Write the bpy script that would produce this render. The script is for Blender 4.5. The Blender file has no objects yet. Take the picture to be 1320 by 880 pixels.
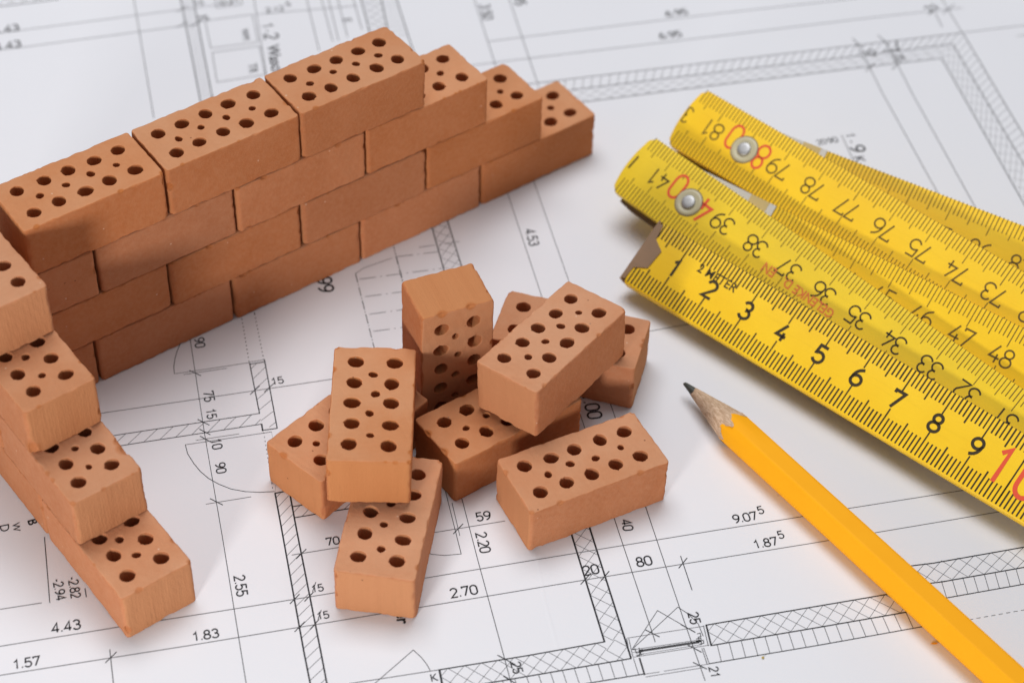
import bpy, bmesh, math, random
import numpy as np
from mathutils import Vector, Matrix, noise

# ------------------------------------------------------------------ scene, camera, world, lights, exposure
SC = bpy.context.scene
COL = SC.collection
S = 0.01                                     # all modelling numbers below are centimetres

F_PX = 2728.17                               # focal length in pixels of the 1320 px wide photograph
CAM = Vector((-25.4954, -30.4049, 34.3616))
AZ, EL, RO = 0.91991, 0.80426, 0.03729
fwd = Vector((math.cos(EL) * math.cos(AZ), math.cos(EL) * math.sin(AZ), -math.sin(EL)))
rgt = Vector((math.sin(AZ), -math.cos(AZ), 0.0))
upv = rgt.cross(fwd)
R_ = rgt * math.cos(RO) + upv * math.sin(RO)
U_ = upv * math.cos(RO) - rgt * math.sin(RO)

cd = bpy.data.cameras.new('camera')
cam = bpy.data.objects.new('camera', cd)
COL.objects.link(cam)
cd.sensor_width = 36.0
cd.lens = F_PX / 1320.0 * 36.0
cd.clip_start = 0.01
cd.clip_end = 50.0
m = Matrix.Identity(4)
for i in range(3):
    m[i][0] = R_[i]; m[i][1] = U_[i]; m[i][2] = -fwd[i]; m[i][3] = CAM[i] * S
cam.matrix_world = m
FOCUS = Vector((-8.6, -6.6, 1.2))
cd.dof.use_dof = True
cd.dof.focus_distance = (FOCUS - CAM).dot(fwd) * S
cd.dof.aperture_fstop = 15.0
SC.camera = cam

w = bpy.data.worlds.new('World')
SC.world = w
w.use_nodes = True
bg = w.node_tree.nodes['Background']
bg.inputs['Color'].default_value = (0.95, 0.96, 1.0, 1)
bg.inputs['Strength'].default_value = 0.20


def area_light(name, target, direction, dist, size, power, color):
    """softbox at target + direction * dist, aimed at the target"""
    ld = bpy.data.lights.new(name, 'AREA')
    ld.shape = 'RECTANGLE'
    ld.size, ld.size_y = size[0] * S, size[1] * S
    ld.energy = power
    ld.color = color
    o = bpy.data.objects.new(name, ld)
    COL.objects.link(o)
    d = Vector(direction).normalized()
    o.location = (Vector(target) + d * dist) * S
    o.rotation_euler = d.to_track_quat('Z', 'Y').to_euler()
    return o


area_light('softbox_overhead', (-5, 3, 0), (0.14, 0.20, 1.0), 80, (58, 46), 5.5, (0.985, 0.985, 1.0))
area_light('softbox_left', (-11, -7, 1), (-0.86, -0.51, 0.25), 44, (7.5, 6.5), 1.32, (1.0, 0.965, 0.94))
area_light('softbox_right', (-7, -5, 1), (0.55, -0.80, 0.15), 50, (12, 7), 0.15, (1.0, 0.95, 0.92))

SC.view_settings.view_transform = 'Standard'
SC.view_settings.look = 'None'
SC.view_settings.exposure = 0.0
SC.view_settings.gamma = 1.0


# ------------------------------------------------------------------ helpers
def at(px, py, z=0.0):
    """photo pixel (1320 x 880) -> point on the level plane at height z, in cm"""
    d = fwd + R_ * ((px - 660.0) / F_PX) - U_ * ((py - 440.0) / F_PX)
    t = (z - CAM.z) / d.z
    return CAM + d * t


def link(name, mesh, mat=None, parent=None):
    o = bpy.data.objects.new(name, mesh)
    COL.objects.link(o)
    if mat is not None:
        mesh.materials.clear()
        mesh.materials.append(mat)
    if parent is not None:
        o.parent = parent
    return o


def mesh_from(name, verts, faces, scale=S):
    me = bpy.data.meshes.new(name)
    me.from_pydata([tuple(c * scale for c in v) for v in verts], [], faces)
    me.update()
    return me


def tag(o, label, cat, group=None):
    o['label'] = label
    o['category'] = cat
    if group:
        o['group'] = group


def empty(name, loc_cm):
    o = bpy.data.objects.new(name, None)
    o.empty_display_size = 0.005
    COL.objects.link(o)
    o.location = Vector(loc_cm) * S
    return o


def smooth(me, on=True):
    me.polygons.foreach_set('use_smooth', [on] * len(me.polygons))


# ------------------------------------------------------------------ materials
class NT:
    def __init__(self, name):
        self.m = bpy.data.materials.new(name)
        self.m.use_nodes = True
        self.t = self.m.node_tree
        self.b = self.t.nodes['Principled BSDF']

    def n(self, kind, **kw):
        nd = self.t.nodes.new(kind)
        for k, v in kw.items():
            if k in nd.inputs.keys():
                nd.inputs[k].default_value = v
            else:
                setattr(nd, k, v)
        return nd

    def l(self, a, b):
        self.t.links.new(a, b)

    def mix(self, fac, a, b, blend='MIX'):
        nd = self.t.nodes.new('ShaderNodeMix')
        nd.data_type = 'RGBA'
        nd.blend_type = blend
        for sock, v in ((nd.inputs[0], fac), (nd.inputs[6], a), (nd.inputs[7], b)):
            if hasattr(v, 'links'):
                self.l(v, sock)
            elif isinstance(v, (tuple, list)):
                sock.default_value = (*v, 1) if len(v) == 3 else v
            else:
                sock.default_value = v
        return nd.outputs[2]

    def math(self, op, a, b=None):
        nd = self.t.nodes.new('ShaderNodeMath')
        nd.operation = op
        for sock, v in ((nd.inputs[0], a), (nd.inputs[1], b)):
            if v is None:
                continue
            if hasattr(v, 'links'):
                self.l(v, sock)
            else:
                sock.default_value = v
        return nd.outputs[0]

    def ramp(self, fac, stops):
        nd = self.t.nodes.new('ShaderNodeValToRGB')
        e = nd.color_ramp.elements
        while len(e) < len(stops):
            e.new(0.5)
        for el, (p, c) in zip(e, stops):
            el.position = p
            el.color = (c, c, c, 1) if not isinstance(c, (tuple, list)) else (*c, 1)
        self.l(fac, nd.inputs[0])
        return nd.outputs[0]

    def base(self, v, rough=0.6, spec=0.4, metal=0.0):
        if hasattr(v, 'links'):
            self.l(v, self.b.inputs['Base Color'])
        else:
            self.b.inputs['Base Color'].default_value = (*v, 1)
        self.b.inputs['Roughness'].default_value = rough
        self.b.inputs['Specular IOR Level'].default_value = spec
        self.b.inputs['Metallic'].default_value = metal
        return self

    def bump(self, h, dist, strength=1.0):
        nd = self.n('ShaderNodeBump', Strength=strength, Distance=dist)
        self.l(h, nd.inputs['Height'])
        self.l(nd.outputs[0], self.b.inputs['Normal'])
        return self


def mat_plain(name, col, rough=0.6, spec=0.4, metal=0.0):
    return NT(name).base(col, rough, spec, metal).m


def mat_brick():
    k = NT('terracotta')
    tc = k.n('ShaderNodeTexCoord')
    oi = k.n('ShaderNodeObjectInfo')
    off = k.n('ShaderNodeVectorMath', operation='SCALE')
    comb = k.n('ShaderNodeCombineXYZ')
    k.l(oi.outputs['Random'], comb.inputs[0]); k.l(oi.outputs['Random'], comb.inputs[1]); k.l(oi.outputs['Random'], comb.inputs[2])
    k.l(comb.outputs[0], off.inputs[0]); off.inputs['Scale'].default_value = 0.37
    add = k.n('ShaderNodeVectorMath', operation='ADD')
    k.l(tc.outputs['Object'], add.inputs[0]); k.l(off.outputs[0], add.inputs[1])
    P = add.outputs[0]

    def nz(scale, detail=4.0, rough=0.6, vec=None):
        nd = k.n('ShaderNodeTexNoise', Scale=scale, Detail=detail, Roughness=rough)
        k.l(vec if vec is not None else P, nd.inputs['Vector'])
        return nd.outputs['Fac']
    # extrusion combing: streaks that run along the firing height
    mp = k.n('ShaderNodeMapping')
    mp.inputs['Scale'].default_value = (1.0, 1.0, 0.05)
    k.l(P, mp.inputs['Vector'])
    streak = nz(1400.0, 3.0, 0.65, mp.outputs[0])
    streak_wide = nz(330.0, 2.0, 0.5, mp.outputs[0])
    geo = k.n('ShaderNodeNewGeometry')
    vt = k.n('ShaderNodeVectorTransform', vector_type='NORMAL', convert_from='WORLD', convert_to='OBJECT')
    k.l(geo.outputs['Normal'], vt.inputs[0])
    sx = k.n('ShaderNodeSeparateXYZ'); k.l(vt.outputs[0], sx.inputs[0])
    ax = k.math('ABSOLUTE', sx.outputs[0])
    az = k.math('ABSOLUTE', sx.outputs[2])
    is_end = k.ramp(ax, [(0.75, 0.0), (0.9, 1.0)])
    is_top = k.ramp(az, [(0.75, 0.0), (0.9, 1.0)])
    mott = nz(75.0, 5.0, 0.6)
    fine = nz(900.0, 3.0, 0.7)
    grain = nz(2600.0, 2.0, 0.7)
    c = k.mix(k.ramp(mott, [(0.32, 0.0), (0.70, 1.0)]), (0.470, 0.168, 0.068), (0.530, 0.207, 0.094))
    c = k.mix(k.math('MULTIPLY', k.ramp(fine, [(0.38, 0.0), (0.66, 1.0)]), 0.38), c, (0.560, 0.262, 0.134))
    # ends: paler and combed
    st = k.ramp(streak_wide, [(0.35, 0.0), (0.68, 1.0)])
    c_end = k.mix(st, (0.522, 0.221, 0.096), (0.540, 0.234, 0.103))
    st2 = k.ramp(streak, [(0.30, 0.0), (0.45, 1.0)])
    c_end = k.mix(k.math('MULTIPLY', k.math('SUBTRACT', 1.0, st2), k.math('MULTIPLY', k.ramp(mott, [(0.35, 0.0), (0.65, 1.0)]), 0.22)), c_end, (0.36, 0.155, 0.065))
    c = k.mix(is_end, c, c_end)
    c = k.mix(k.math('MULTIPLY', is_top, 0.6), c, (0.565, 0.268, 0.138))  # bed faces tinted paler than the sides: light on the tops put into colour
    # dusty bloom on the bed faces, with the paleness of lit tops painted in
    dust = nz(38.0, 5.0, 0.65)
    c = k.mix(k.math('MULTIPLY', k.math('MULTIPLY', k.ramp(dust, [(0.40, 0.0), (0.72, 1.0)]), is_top), 0.60), c, (0.62, 0.345, 0.205))
    # tiny pale specks and dark pits
    vo = k.n('ShaderNodeTexVoronoi', Scale=420.0); k.l(P, vo.inputs['Vector'])
    sp = k.ramp(vo.outputs['Distance'], [(0.05, 1.0), (0.11, 0.0)])
    pick = k.n('ShaderNodeSeparateColor'); k.l(vo.outputs['Color'], pick.inputs[0])
    c = k.mix(k.math('MULTIPLY', sp, k.ramp(pick.outputs[0], [(0.90, 0.0), (0.92, 0.75)])), c, (0.72, 0.50, 0.36))
    c = k.mix(k.math('MULTIPLY', sp, k.ramp(pick.outputs[1], [(0.93, 0.0), (0.95, 0.8)])), c, (0.16, 0.06, 0.03))
    # fresh break colour where a chip left the edge
    at_ = k.n('ShaderNodeAttribute', attribute_name='chip')
    chipf = k.math('MULTIPLY', at_.outputs['Fac'], k.ramp(nz(500.0, 3.0), [(0.3, 0.45), (0.6, 0.95)]))
    c = k.mix(chipf, c, (0.46, 0.165, 0.060))
    # each brick a little different
    hsv = k.n('ShaderNodeHueSaturation')
    k.l(c, hsv.inputs['Color'])
    k.l(k.math('ADD', k.math('MULTIPLY', oi.outputs['Random'], 0.12), 0.93), hsv.inputs['Value'])
    r2 = k.math('FRACT', k.math('MULTIPLY', oi.outputs['Random'], 7.31))
    k.l(k.math('ADD', k.math('MULTIPLY', r2, 0.08), 0.97), hsv.inputs['Saturation'])
    k.base(hsv.outputs[0], 0.92, 0.18)
    h = k.math('ADD', k.math('MULTIPLY', fine, 0.5), k.math('MULTIPLY', grain, 0.5))
    h = k.math('ADD', h, k.math('MULTIPLY', k.math('MULTIPLY', streak, is_end), 0.8))
    h = k.math('ADD', h, k.math('MULTIPLY', mott, 0.8))
    k.bump(h, 0.00018, 0.75)
    return k.m


def mat_paper():
    k = NT('paper')
    tc = k.n('ShaderNodeTexCoord')
    nz = k.n('ShaderNodeTexNoise', Scale=26.0, Detail=3.0); k.l(tc.outputs['Object'], nz.inputs['Vector'])
    nf = k.n('ShaderNodeTexNoise', Scale=2400.0, Detail=2.0); k.l(tc.outputs['Object'], nf.inputs['Vector'])
    c = k.mix(nz.outputs['Fac'], (0.752, 0.758, 0.795), (0.782, 0.789, 0.825))
    vo = k.n('ShaderNodeTexVoronoi', Scale=60.0); k.l(tc.outputs['Object'], vo.inputs['Vector'])
    pk = k.n('ShaderNodeSeparateColor'); k.l(vo.outputs['Color'], pk.inputs[0])
    sp = k.math('MULTIPLY', k.ramp(vo.outputs['Distance'], [(0.010, 1.0), (0.03, 0.0)]), k.ramp(pk.outputs[0], [(0.84, 0.0), (0.86, 0.35)]))
    c = k.mix(sp, c, (0.50, 0.42, 0.34))
    k.base(c, 0.75, 0.25)
    k.bump(nf.outputs['Fac'], 0.00002, 0.35)
    return k.m


def mat_lacquer(name, a, b, rough=0.42):
    k = NT(name)
    tc = k.n('ShaderNodeTexCoord')
    nz = k.n('ShaderNodeTexNoise', Scale=55.0, Detail=4.0); k.l(tc.outputs['Object'], nz.inputs['Vector'])
    mp = k.n('ShaderNodeMapping'); mp.inputs['Scale'].default_value = (0.06, 1, 1); k.l(tc.outputs['Object'], mp.inputs['Vector'])
    gr = k.n('ShaderNodeTexNoise', Scale=1500.0, Detail=3.0); k.l(mp.outputs[0], gr.inputs['Vector'])
    c = k.mix(k.ramp(nz.outputs['Fac'], [(0.35, 0.0), (0.65, 1.0)]), a, b)
    c = k.mix(k.math('MULTIPLY', k.ramp(gr.outputs['Fac'], [(0.55, 0.0), (0.75, 1.0)]), 0.12), c, tuple(x * 0.6 for x in a))
    vo = k.n('ShaderNodeTexVoronoi', Scale=260.0); k.l(tc.outputs['Object'], vo.inputs['Vector'])
    pk = k.n('ShaderNodeSeparateColor'); k.l(vo.outputs['Color'], pk.inputs[0])
    sp = k.math('MULTIPLY', k.ramp(vo.outputs['Distance'], [(0.03, 1.0), (0.10, 0.0)]), k.ramp(pk.outputs[0], [(0.955, 0.0), (0.965, 0.6)]))
    c = k.mix(sp, c, (0.20, 0.11, 0.02))
    k.base(c, rough, 0.4)
    k.bump(gr.outputs['Fac'], 0.00003, 0.3)
    return k.m


def mat_steel(name, col, rough):
    k = NT(name)
    tc = k.n('ShaderNodeTexCoord')
    nz = k.n('ShaderNodeTexNoise', Scale=420.0, Detail=4.0); k.l(tc.outputs['Object'], nz.inputs['Vector'])
    c = k.mix(k.ramp(nz.outputs['Fac'], [(0.35, 0.0), (0.65, 1.0)]), tuple(x * 0.8 for x in col), col)
    k.base(c, rough, 0.5, 0.85)
    return k.m


def mat_wood():
    k = NT('cedar_wood')
    tc = k.n('ShaderNodeTexCoord')
    mp = k.n('ShaderNodeMapping'); mp.inputs['Scale'].default_value = (0.16, 1, 1); k.l(tc.outputs['Object'], mp.inputs['Vector'])
    gr = k.n('ShaderNodeTexNoise', Scale=2600.0, Detail=4.0, Roughness=0.7); k.l(mp.outputs[0], gr.inputs['Vector'])
    c = k.mix(k.ramp(gr.outputs['Fac'], [(0.36, 0.0), (0.62, 1.0)]), (0.40, 0.255, 0.155), (0.66, 0.49, 0.345))
    k.base(c, 0.8, 0.2)
    k.bump(gr.outputs['Fac'], 0.00012, 0.7)
    return k.m


def mat_pencil_paint():
    k = NT('pencil_lacquer')
    tc = k.n('ShaderNodeTexCoord')
    nz = k.n('ShaderNodeTexNoise', Scale=160.0, Detail=2.0); k.l(tc.outputs['Object'], nz.inputs['Vector'])
    c = k.mix(nz.outputs['Fac'], (0.93, 0.405, 0.010), (0.96, 0.43, 0.012))
    k.base(c, 0.55, 0.08)
    k.bump(nz.outputs['Fac'], 0.00005, 0.25)
    return k.m


M = dict(
    brick=mat_brick(), paper=mat_paper(),
    ink=mat_plain('printed_ink', (0.030, 0.030, 0.034), 0.7, 0.2),
    ink_grey=mat_plain('printed_grey_ink', (0.115, 0.115, 0.122), 0.7, 0.2),
    yellow=mat_lacquer('yellow_lacquer', (0.880, 0.545, 0.014), (0.930, 0.605, 0.018), 0.36),
    yellow_worn=mat_lacquer('worn_yellow_lacquer', (0.770, 0.540, 0.026), (0.860, 0.595, 0.022), 0.36),
    mark=mat_plain('black_print', (0.040, 0.026, 0.008), 0.6, 0.3),
    mark_thin=mat_plain('brown_print', (0.130, 0.080, 0.012), 0.6, 0.3),
    red=mat_plain('red_print', (0.72, 0.085, 0.035), 0.6, 0.3),
    red_pale=mat_plain('pale_red_print', (0.72, 0.20, 0.045), 0.6, 0.3),
    cap=mat_lacquer('brassed_steel', (0.230, 0.138, 0.074), (0.31, 0.190, 0.108), 0.45),
    steel=mat_steel('bright_steel', (0.50, 0.50, 0.50), 0.5),
    plate=mat_lacquer('zinc_plate', (0.56, 0.56, 0.56), (0.66, 0.65, 0.63), 0.35),
    tape=mat_plain('cream_insert', (0.60, 0.47, 0.22), 0.5, 0.3),
    washer=mat_lacquer('washer_metal', (0.45, 0.41, 0.26), (0.54, 0.49, 0.33), 0.35),
    dark=mat_plain('dark_steel_and_shade', (0.17, 0.125, 0.09), 0.55, 0.3),
    paint=mat_pencil_paint(), wood=mat_wood(),
    lead=mat_plain('graphite', (0.050, 0.058, 0.052), 0.38, 0.6),
    table=mat_plain('table_wood', (0.30, 0.22, 0.15), 0.6, 0.3),
    crumb=mat_plain('orange_crumb', (0.80, 0.36, 0.03), 0.7, 0.2),
    speck=mat_plain('ochre_speck', (0.42, 0.30, 0.05), 0.8, 0.2),
)


# ------------------------------------------------------------------ table and floor plan sheet
def slab(name, x0, x1, y0, y1, z0, z1, yaw=0.0, ctr=(0, 0)):
    v = []
    for z in (z0, z1):
        for x, y in ((x0, y0), (x1, y0), (x1, y1), (x0, y1)):
            c, s = math.cos(yaw), math.sin(yaw)
            v.append((ctr[0] + c * x - s * y, ctr[1] + s * x + c * y, z))
    f = [(0, 3, 2, 1), (4, 5, 6, 7), (0, 1, 5, 4), (1, 2, 6, 5), (2, 3, 7, 6), (3, 0, 4, 7)]
    return mesh_from(name, v, f)


YAW = -0.40365
table = link('table_top', slab('table_top', -95, 95, -70, 70, -3.0, -0.02, YAW, (0, 0)), M['table'])
table['kind'] = 'structure'
plan = link('floor_plan', slab('floor_plan', -47, 47, -34, 34, -0.015, 0.0, YAW, (-3, -2)), M['paper'])
tag(plan, 'white printed architectural floor plan sheet lying flat under everything', 'floor plan')


class Ink:
    """flat printed strokes collected into one mesh, just above the paper"""
    def __init__(self, z=0.004):
        self.v, self.f, self.z = [], [], z

    def seg(self, a, b, w):
        d = (b - a)
        if d.length < 1e-6:
            return
        n = Vector((-d.y, d.x, 0)).normalized() * (w / 2)
        i = len(self.v)
        self.v += [a - n, b - n, b + n, a + n]
        self.f.append((i, i + 1, i + 2, i + 3))

    def line(self, pts, w=0.012):
        P = [at(*p) for p in pts]
        for a, b in zip(P, P[1:]):
            e = (b - a).normalized() * (w * 0.3) if (b - a).length > 1e-6 else Vector((0, 0, 0))
            self.seg(a - e, b + e, w)

    def dash(self, pts, w, pattern):
        P = [at(*p) for p in pts]
        i, pos, on = 0, 0.0, True
        for a, b in zip(P, P[1:]):
            L = (b - a).length
            d = (b - a) / L
            t = 0.0
            while t < L:
                step = min(pattern[i % len(pattern)], L - t)
                if i % 2 == 0:
                    self.seg(a + d * t, a + d * (t + step), w)
                t += step
                i += 1

    def band(self, e1, e2, kind, step, w=0.010, t0=0.0, t1=1.0):
        """hatch between two edges given by pixel end points; step in cm"""
        A0, A1 = at(*e1[0]), at(*e1[1])
        B0, B1 = at(*e2[0]), at(*e2[1])
        L = ((A1 - A0).length + (B1 - B0).length) / 2
        wd = ((A0 - B0).length + (A1 - B1).length) / 2
        n = max(1, int(round(L / step)))
        fa = lambda t: A0.lerp(A1, t)
        fb = lambda t: B0.lerp(B1, t)

        def clip(ta, tb):
            # line from edge 1 at ta to edge 2 at tb, cut at the band's ends
            s0, s1 = 0.0, 1.0
            d = tb - ta
            if abs(d) > 1e-9:
                lo, hi = sorted(((0 - ta) / d, (1 - ta) / d))
                s0, s1 = max(s0, lo), min(s1, hi)
            elif not 0 <= ta <= 1:
                return
            if s1 - s0 < 1e-3:
                return
            p = lambda s: fa(ta + d * s).lerp(fb(ta + d * s), s)
            self.seg(p(s0), p(s1), w)
        sh = wd / L
        for i in range(-int(n * sh) - 3, n + int(n * sh) + 4):
            t = (i + 0.5) / n
            if kind == 'bars':
                if 0 < t < 1:
                    clip(t, t)
            elif kind == 'cross':
                clip(t, t + sh); clip(t, t - sh)
            elif kind == 'diag':
                clip(t, t - sh)
            elif kind == 'diag_back':
                clip(t, t + sh)

    def build(self, name, mat, parent):
        if not self.f:
            return None
        me = mesh_from(name, [(p.x, p.y, self.z) for p in self.v], self.f)
        self.v, self.f = [], []
        return link(name, me, mat, parent)


def flush(name):
    """everything printed since the last call becomes one part of the sheet"""
    ink.build(name, M['ink'], plan)
    grey.build(name, M['ink_grey'], plan)
    hat.build('wall_hatching', M['ink_grey'], plan)


ink, grey, hat = Ink(0.004), Ink(0.005), Ink(0.003)
T_, M_, K_ = 0.013, 0.022, 0.042

# dimension lines ----------------------------------------------------
for pts in (
    [(0, 832.6), (149, 808.4), (301, 784.6), (427.3, 764.3), (549, 744.5), (741.8, 712.7), (920, 683.6), (1037.3, 665), (1094.6, 654.8), (1241, 631.8), (1300, 622)],
    [(0, 870), (240, 832.2), (383.6, 808.4), (540, 782.7), (752.7, 747.3), (1070, 696), (1128.2, 686.2), (1281.8, 660.4), (1320, 654)],
    [(376.4, 715), (434.5, 705.6), (562.7, 685.5), (650.9, 671.2)],
    [(120, 534), (370, 497.3), (440, 486.8)],
    [(0, 785), (53.6, 776.7)],
    [(838.9, 426.6), (895, 416.5)], [(440, 486.8), (838.9, 426.6)],
):
    grey.line(pts, T_ * 1.15)
    flush('dimension_line')
for pts in ([(-20, 45.8), (29, 39.3), (234.5, 12.7), (300, 4)], [(-20, 67), (32.7, 60.9), (238.2, 33.6), (252, 31.8)],
            [(630, 54), (660, 50), (900, 20.9), (1085.5, 0.4), (1130, -5)], [(590, 87), (660, 78.2), (900, 50), (1120, 23.6), (1240, 10.5)],
            [(329, 19.2), (460, 8)], [(1240.9, 42.7), (1330, 32)], [(1311, 47), (1330, 44.6)]):
    grey.line(pts, T_ * 1.3)
    flush('dimension_line')
for pts in ([(171.8, -5), (198.2, 151.8)], [(610, -5), (640, 89)], [(656, -2), (692.7, 107.3)],
            [(327, -3), (345.5, 110)], [(394.5, -4), (411.5, 66)], [(413.5, -4), (429, 53.6)], [(422.6, -4), (436.4, 52.7)], [(434.5, -4), (448, 48)], [(454.5, -4), (466.4, 38.2)],
            [(1103, 55), (1120.9, 87.3), (1137.3, 120), (1215, 260)], [(1140, 52), (1157.3, 84.5), (1175.5, 120), (1262, 276)],
            [(1211, -6), (1240, 42.7)], [(1205.5, 17.3), (1214.5, 35.5)], [(1085, 174.8), (1100.5, 208)]):
    grey.line(pts, T_ * 1.5)
    flush('dimension_line')
for pts in ([(242, 420), (246.4, 445.5), (263.6, 558.2), (286.4, 690), (317.9, 884)],
            [(588, 617), (596.4, 646.4), (615.5, 720), (650, 847), (660, 884)],
            [(646, 224), (697.2, 378.8), (793.6, 673.6), (841, 815.6), (844.5, 827)],
            [(682, 217), (730.6, 354.9), (834.5, 660), (881.8, 800), (908.8, 876.5)],
            [(577.3, 645.5), (594.5, 713.6)], [(573, 628), (577.3, 645.5)]):
    ink.line(pts, T_ * 1.1)
    flush('dimension_line')
ink.line([(57.3, 692), (64.2, 776.4)], M_ * 0.8)
flush('dimension_line')
ink.line([(109.5, 758), (111.3, 769)], M_ * 0.8)
flush('dimension_line')
ink.line([(582.7, 648), (592.7, 690)], T_)
flush('dimension_line')
ink.line([(556.4, 714), (572.7, 715.5), (594.5, 713.6)], T_)
flush('dimension_line')
ink.line([(540, 707), (556.4, 714)], T_)
flush('dimension_line')
ink.line([(141.5, 836.7), (146.6, 884)], T_ * 1.3)
flush('dimension_line')
ink.line([(877.3, 716.4), (892, 760)], T_ * 1.3)
flush('dimension_line')

# slashes at the dimension ends --------------------------------------
for a, b in (((244.2, 477.3), (258.7, 484)), ((255, 540.4), (269.6, 547.6)), ((257.3, 553), (270.9, 560)), ((258, 562), (273.6, 570.4)),
             ((271, 642.4), (287, 650.4)), ((322.7, 508.2), (334.5, 497.3)), ((341, 505), (353.6, 493.6)), ((382, 719.6), (394.5, 707.6)),
             ((584.5, 687.6), (596.7, 675)), ((374, 777.6), (385.8, 765.5)), ((392.7, 774.5), (404, 762.7)), ((380, 813.6), (392.7, 801)),
             ((400, 810.5), (411, 798)), ((136, 853.6), (150, 840)), ((748.7, 752.7), (761, 739)), ((775, 747.8), (785, 736)), ((875, 731.8), (885.5, 719)),
             ((832.4, 811.6), (849.9, 820.3)), ((877.7, 804.4), (896, 814.5)), ((886.5, 830.7), (904, 840)), ((893.6, 853.3), (911, 861.7)),
             ((641.5, 844), (664, 856)), ((649, 871), (664, 880)), ((1099, 50), (1112, 62)), ((1132, 46), (1146, 60)), ((1216, 18), (1230, 6)), ((1197, 20), (1209, 8)),
             ((1116, 92), (1128, 82)), ((1150, 90), (1162, 78)), ((228, 36), (241, 28)), ((228, 16), (241, 8)), ((246, 35), (260, 27))):
    ink.line([a, b], M_ * 0.95)
    flush('dimension_tick')
for a, b in (((403, 762), (407, 750)), ((410, 797.5), (414, 786))):
    ink.line([a, b], T_ * 1.2)
    flush('dimension_tick')

# walls of the plan --------------------------------------------------
def wall(edges, w=K_):
    for e in edges:
        ink.line(e, w)

# lower wall, right of the window
wall([[(910.3, 805.2), (1145.5, 765.3), (1160, 762.8)], [(916.7, 831.5), (1060, 807.3), (1160, 790), (1190, 784.8)]], 0.026)
ink.line([(914.3, 854.9), (1060, 830.3), (1160, 812.4), (1215, 802.6)], 0.020)
wall([[(910.3, 805.2), (916.7, 831.5)]], 0.034); wall([[(906.8, 806), (913, 832)]], 0.014)
hat.band([(910.3, 805.2), (1170, 761)], [(916.7, 831.5), (1181, 786.3)], 'cross', 0.335)
hat.band([(916.7, 831.5), (1190, 784.8)], [(922, 853.6), (1200, 805.2)], 'bars', 0.243, 0.014)
flush('plan_wall')
# its continuation right of the pencil, set back
wall([[(1150, 731.8), (1174.5, 728.9), (1203.6, 725.3), (1330, 703)], [(1150, 757), (1200, 751.2), (1214, 749.5), (1330, 729)]], 0.026)
ink.line([(1180, 776), (1220.9, 770), (1330, 750.6)], 0.022)
hat.band([(1160, 731), (1330, 703)], [(1165, 756), (1330, 729)], 'cross', 0.335)
hat.band([(1165, 756), (1330, 729)], [(1172, 778), (1336, 750)], 'bars', 0.235, 0.014)
grey.dash([(1240, 800), (1254.5, 797.3), (1330, 783.8)], 0.012, (0.09, 0.07))
flush('plan_wall')
# lower wall, left part
wall([[(566.4, 862.7), (680, 844.5), (779.2, 826.7)], [(571, 889.5), (640, 878.1), (813.4, 848.2)]], 0.026)
wall([[(566.4, 862.7), (571.5, 889.5)]], 0.042)
ink.line([(650, 898), (760.9, 879.6), (830.9, 868)], 0.022)
ink.line([(824.4, 847.9), (830.8, 868.9)], 0.034)
hat.band([(566.4, 862.7), (779.2, 826.7)], [(571, 889.5), (786, 853)], 'cross', 0.335)
hat.band([(640, 878.1), (824, 846.3)], [(647, 898.4), (830.9, 868)], 'bars', 0.243, 0.014)
flush('plan_wall')
# wall running up to the front brick
wall([[(724, 645), (738.2, 693.6), (779.2, 826.7)], [(748, 640), (761.8, 685.5), (798.2, 800), (813.3, 847.4)]], 0.036)
hat.band([(724, 645), (779.2, 826.7)], [(748, 640), (805, 822)], 'cross', 0.335)
hat.band([(779.2, 826.7), (805, 822)], [(786, 853), (813, 848)], 'cross', 0.335)
flush('plan_wall')
# left wall with diagonal hatch
wall([[(354.5, 635.5), (362.7, 680), (391.8, 840), (400.6, 884)], [(373, 633), (381.8, 680), (413.6, 840), (422, 884)], [(354.5, 635.5), (366, 633.4)]], 0.032)
hat.band([(354.5, 635.5), (400.6, 884)], [(373, 633), (422, 884)], 'diag', 0.262, 0.012)
grey.line([(350, 556), (358, 600), (354.5, 635.5)], 0.004)
flush('plan_wall')
# its side branch below the left brick
wall([[(377.5, 652.7), (470, 638)], [(380, 666.9), (470, 652)]], 0.024)
hat.band([(377.5, 652.7), (470, 638)], [(380, 666.9), (470, 652)], 'diag', 0.32, 0.012)
flush('plan_wall')
# upper left walls
wall([[(321.8, 468.2), (334.5, 532.7)], [(340.9, 463.6), (357.3, 551.8)], [(321.8, 469.4), (341.2, 466.4)], [(338.2, 554.5), (357.3, 551.8)]], 0.024)
wall([[(337.3, 546.4), (338.6, 555)]], 0.034)
ink.line([(320.9, 466.6), (340.9, 463.6)], T_)
wall([[(110, 567.4), (156.4, 559.6), (334.5, 532.7)], [(110, 581.6), (180, 570.4), (337.3, 546.4)]], 0.020)
hat.band([(321.8, 469.4), (337.6, 549)], [(341.2, 466.4), (357.3, 551.8)], 'diag', 0.30, 0.012)
hat.band([(110, 567.4), (334.5, 532.7)], [(110, 581.6), (337.3, 546.4)], 'diag', 0.33, 0.012)
flush('plan_wall')
ink.dash([(308, 388), (311.8, 410.9), (320.9, 465.5)], 0.022, (0.035, 0.085))
ink.dash([(325, 384), (328.2, 404.5), (340, 463.6)], 0.022, (0.035, 0.085))
flush('dotted_line')
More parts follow.
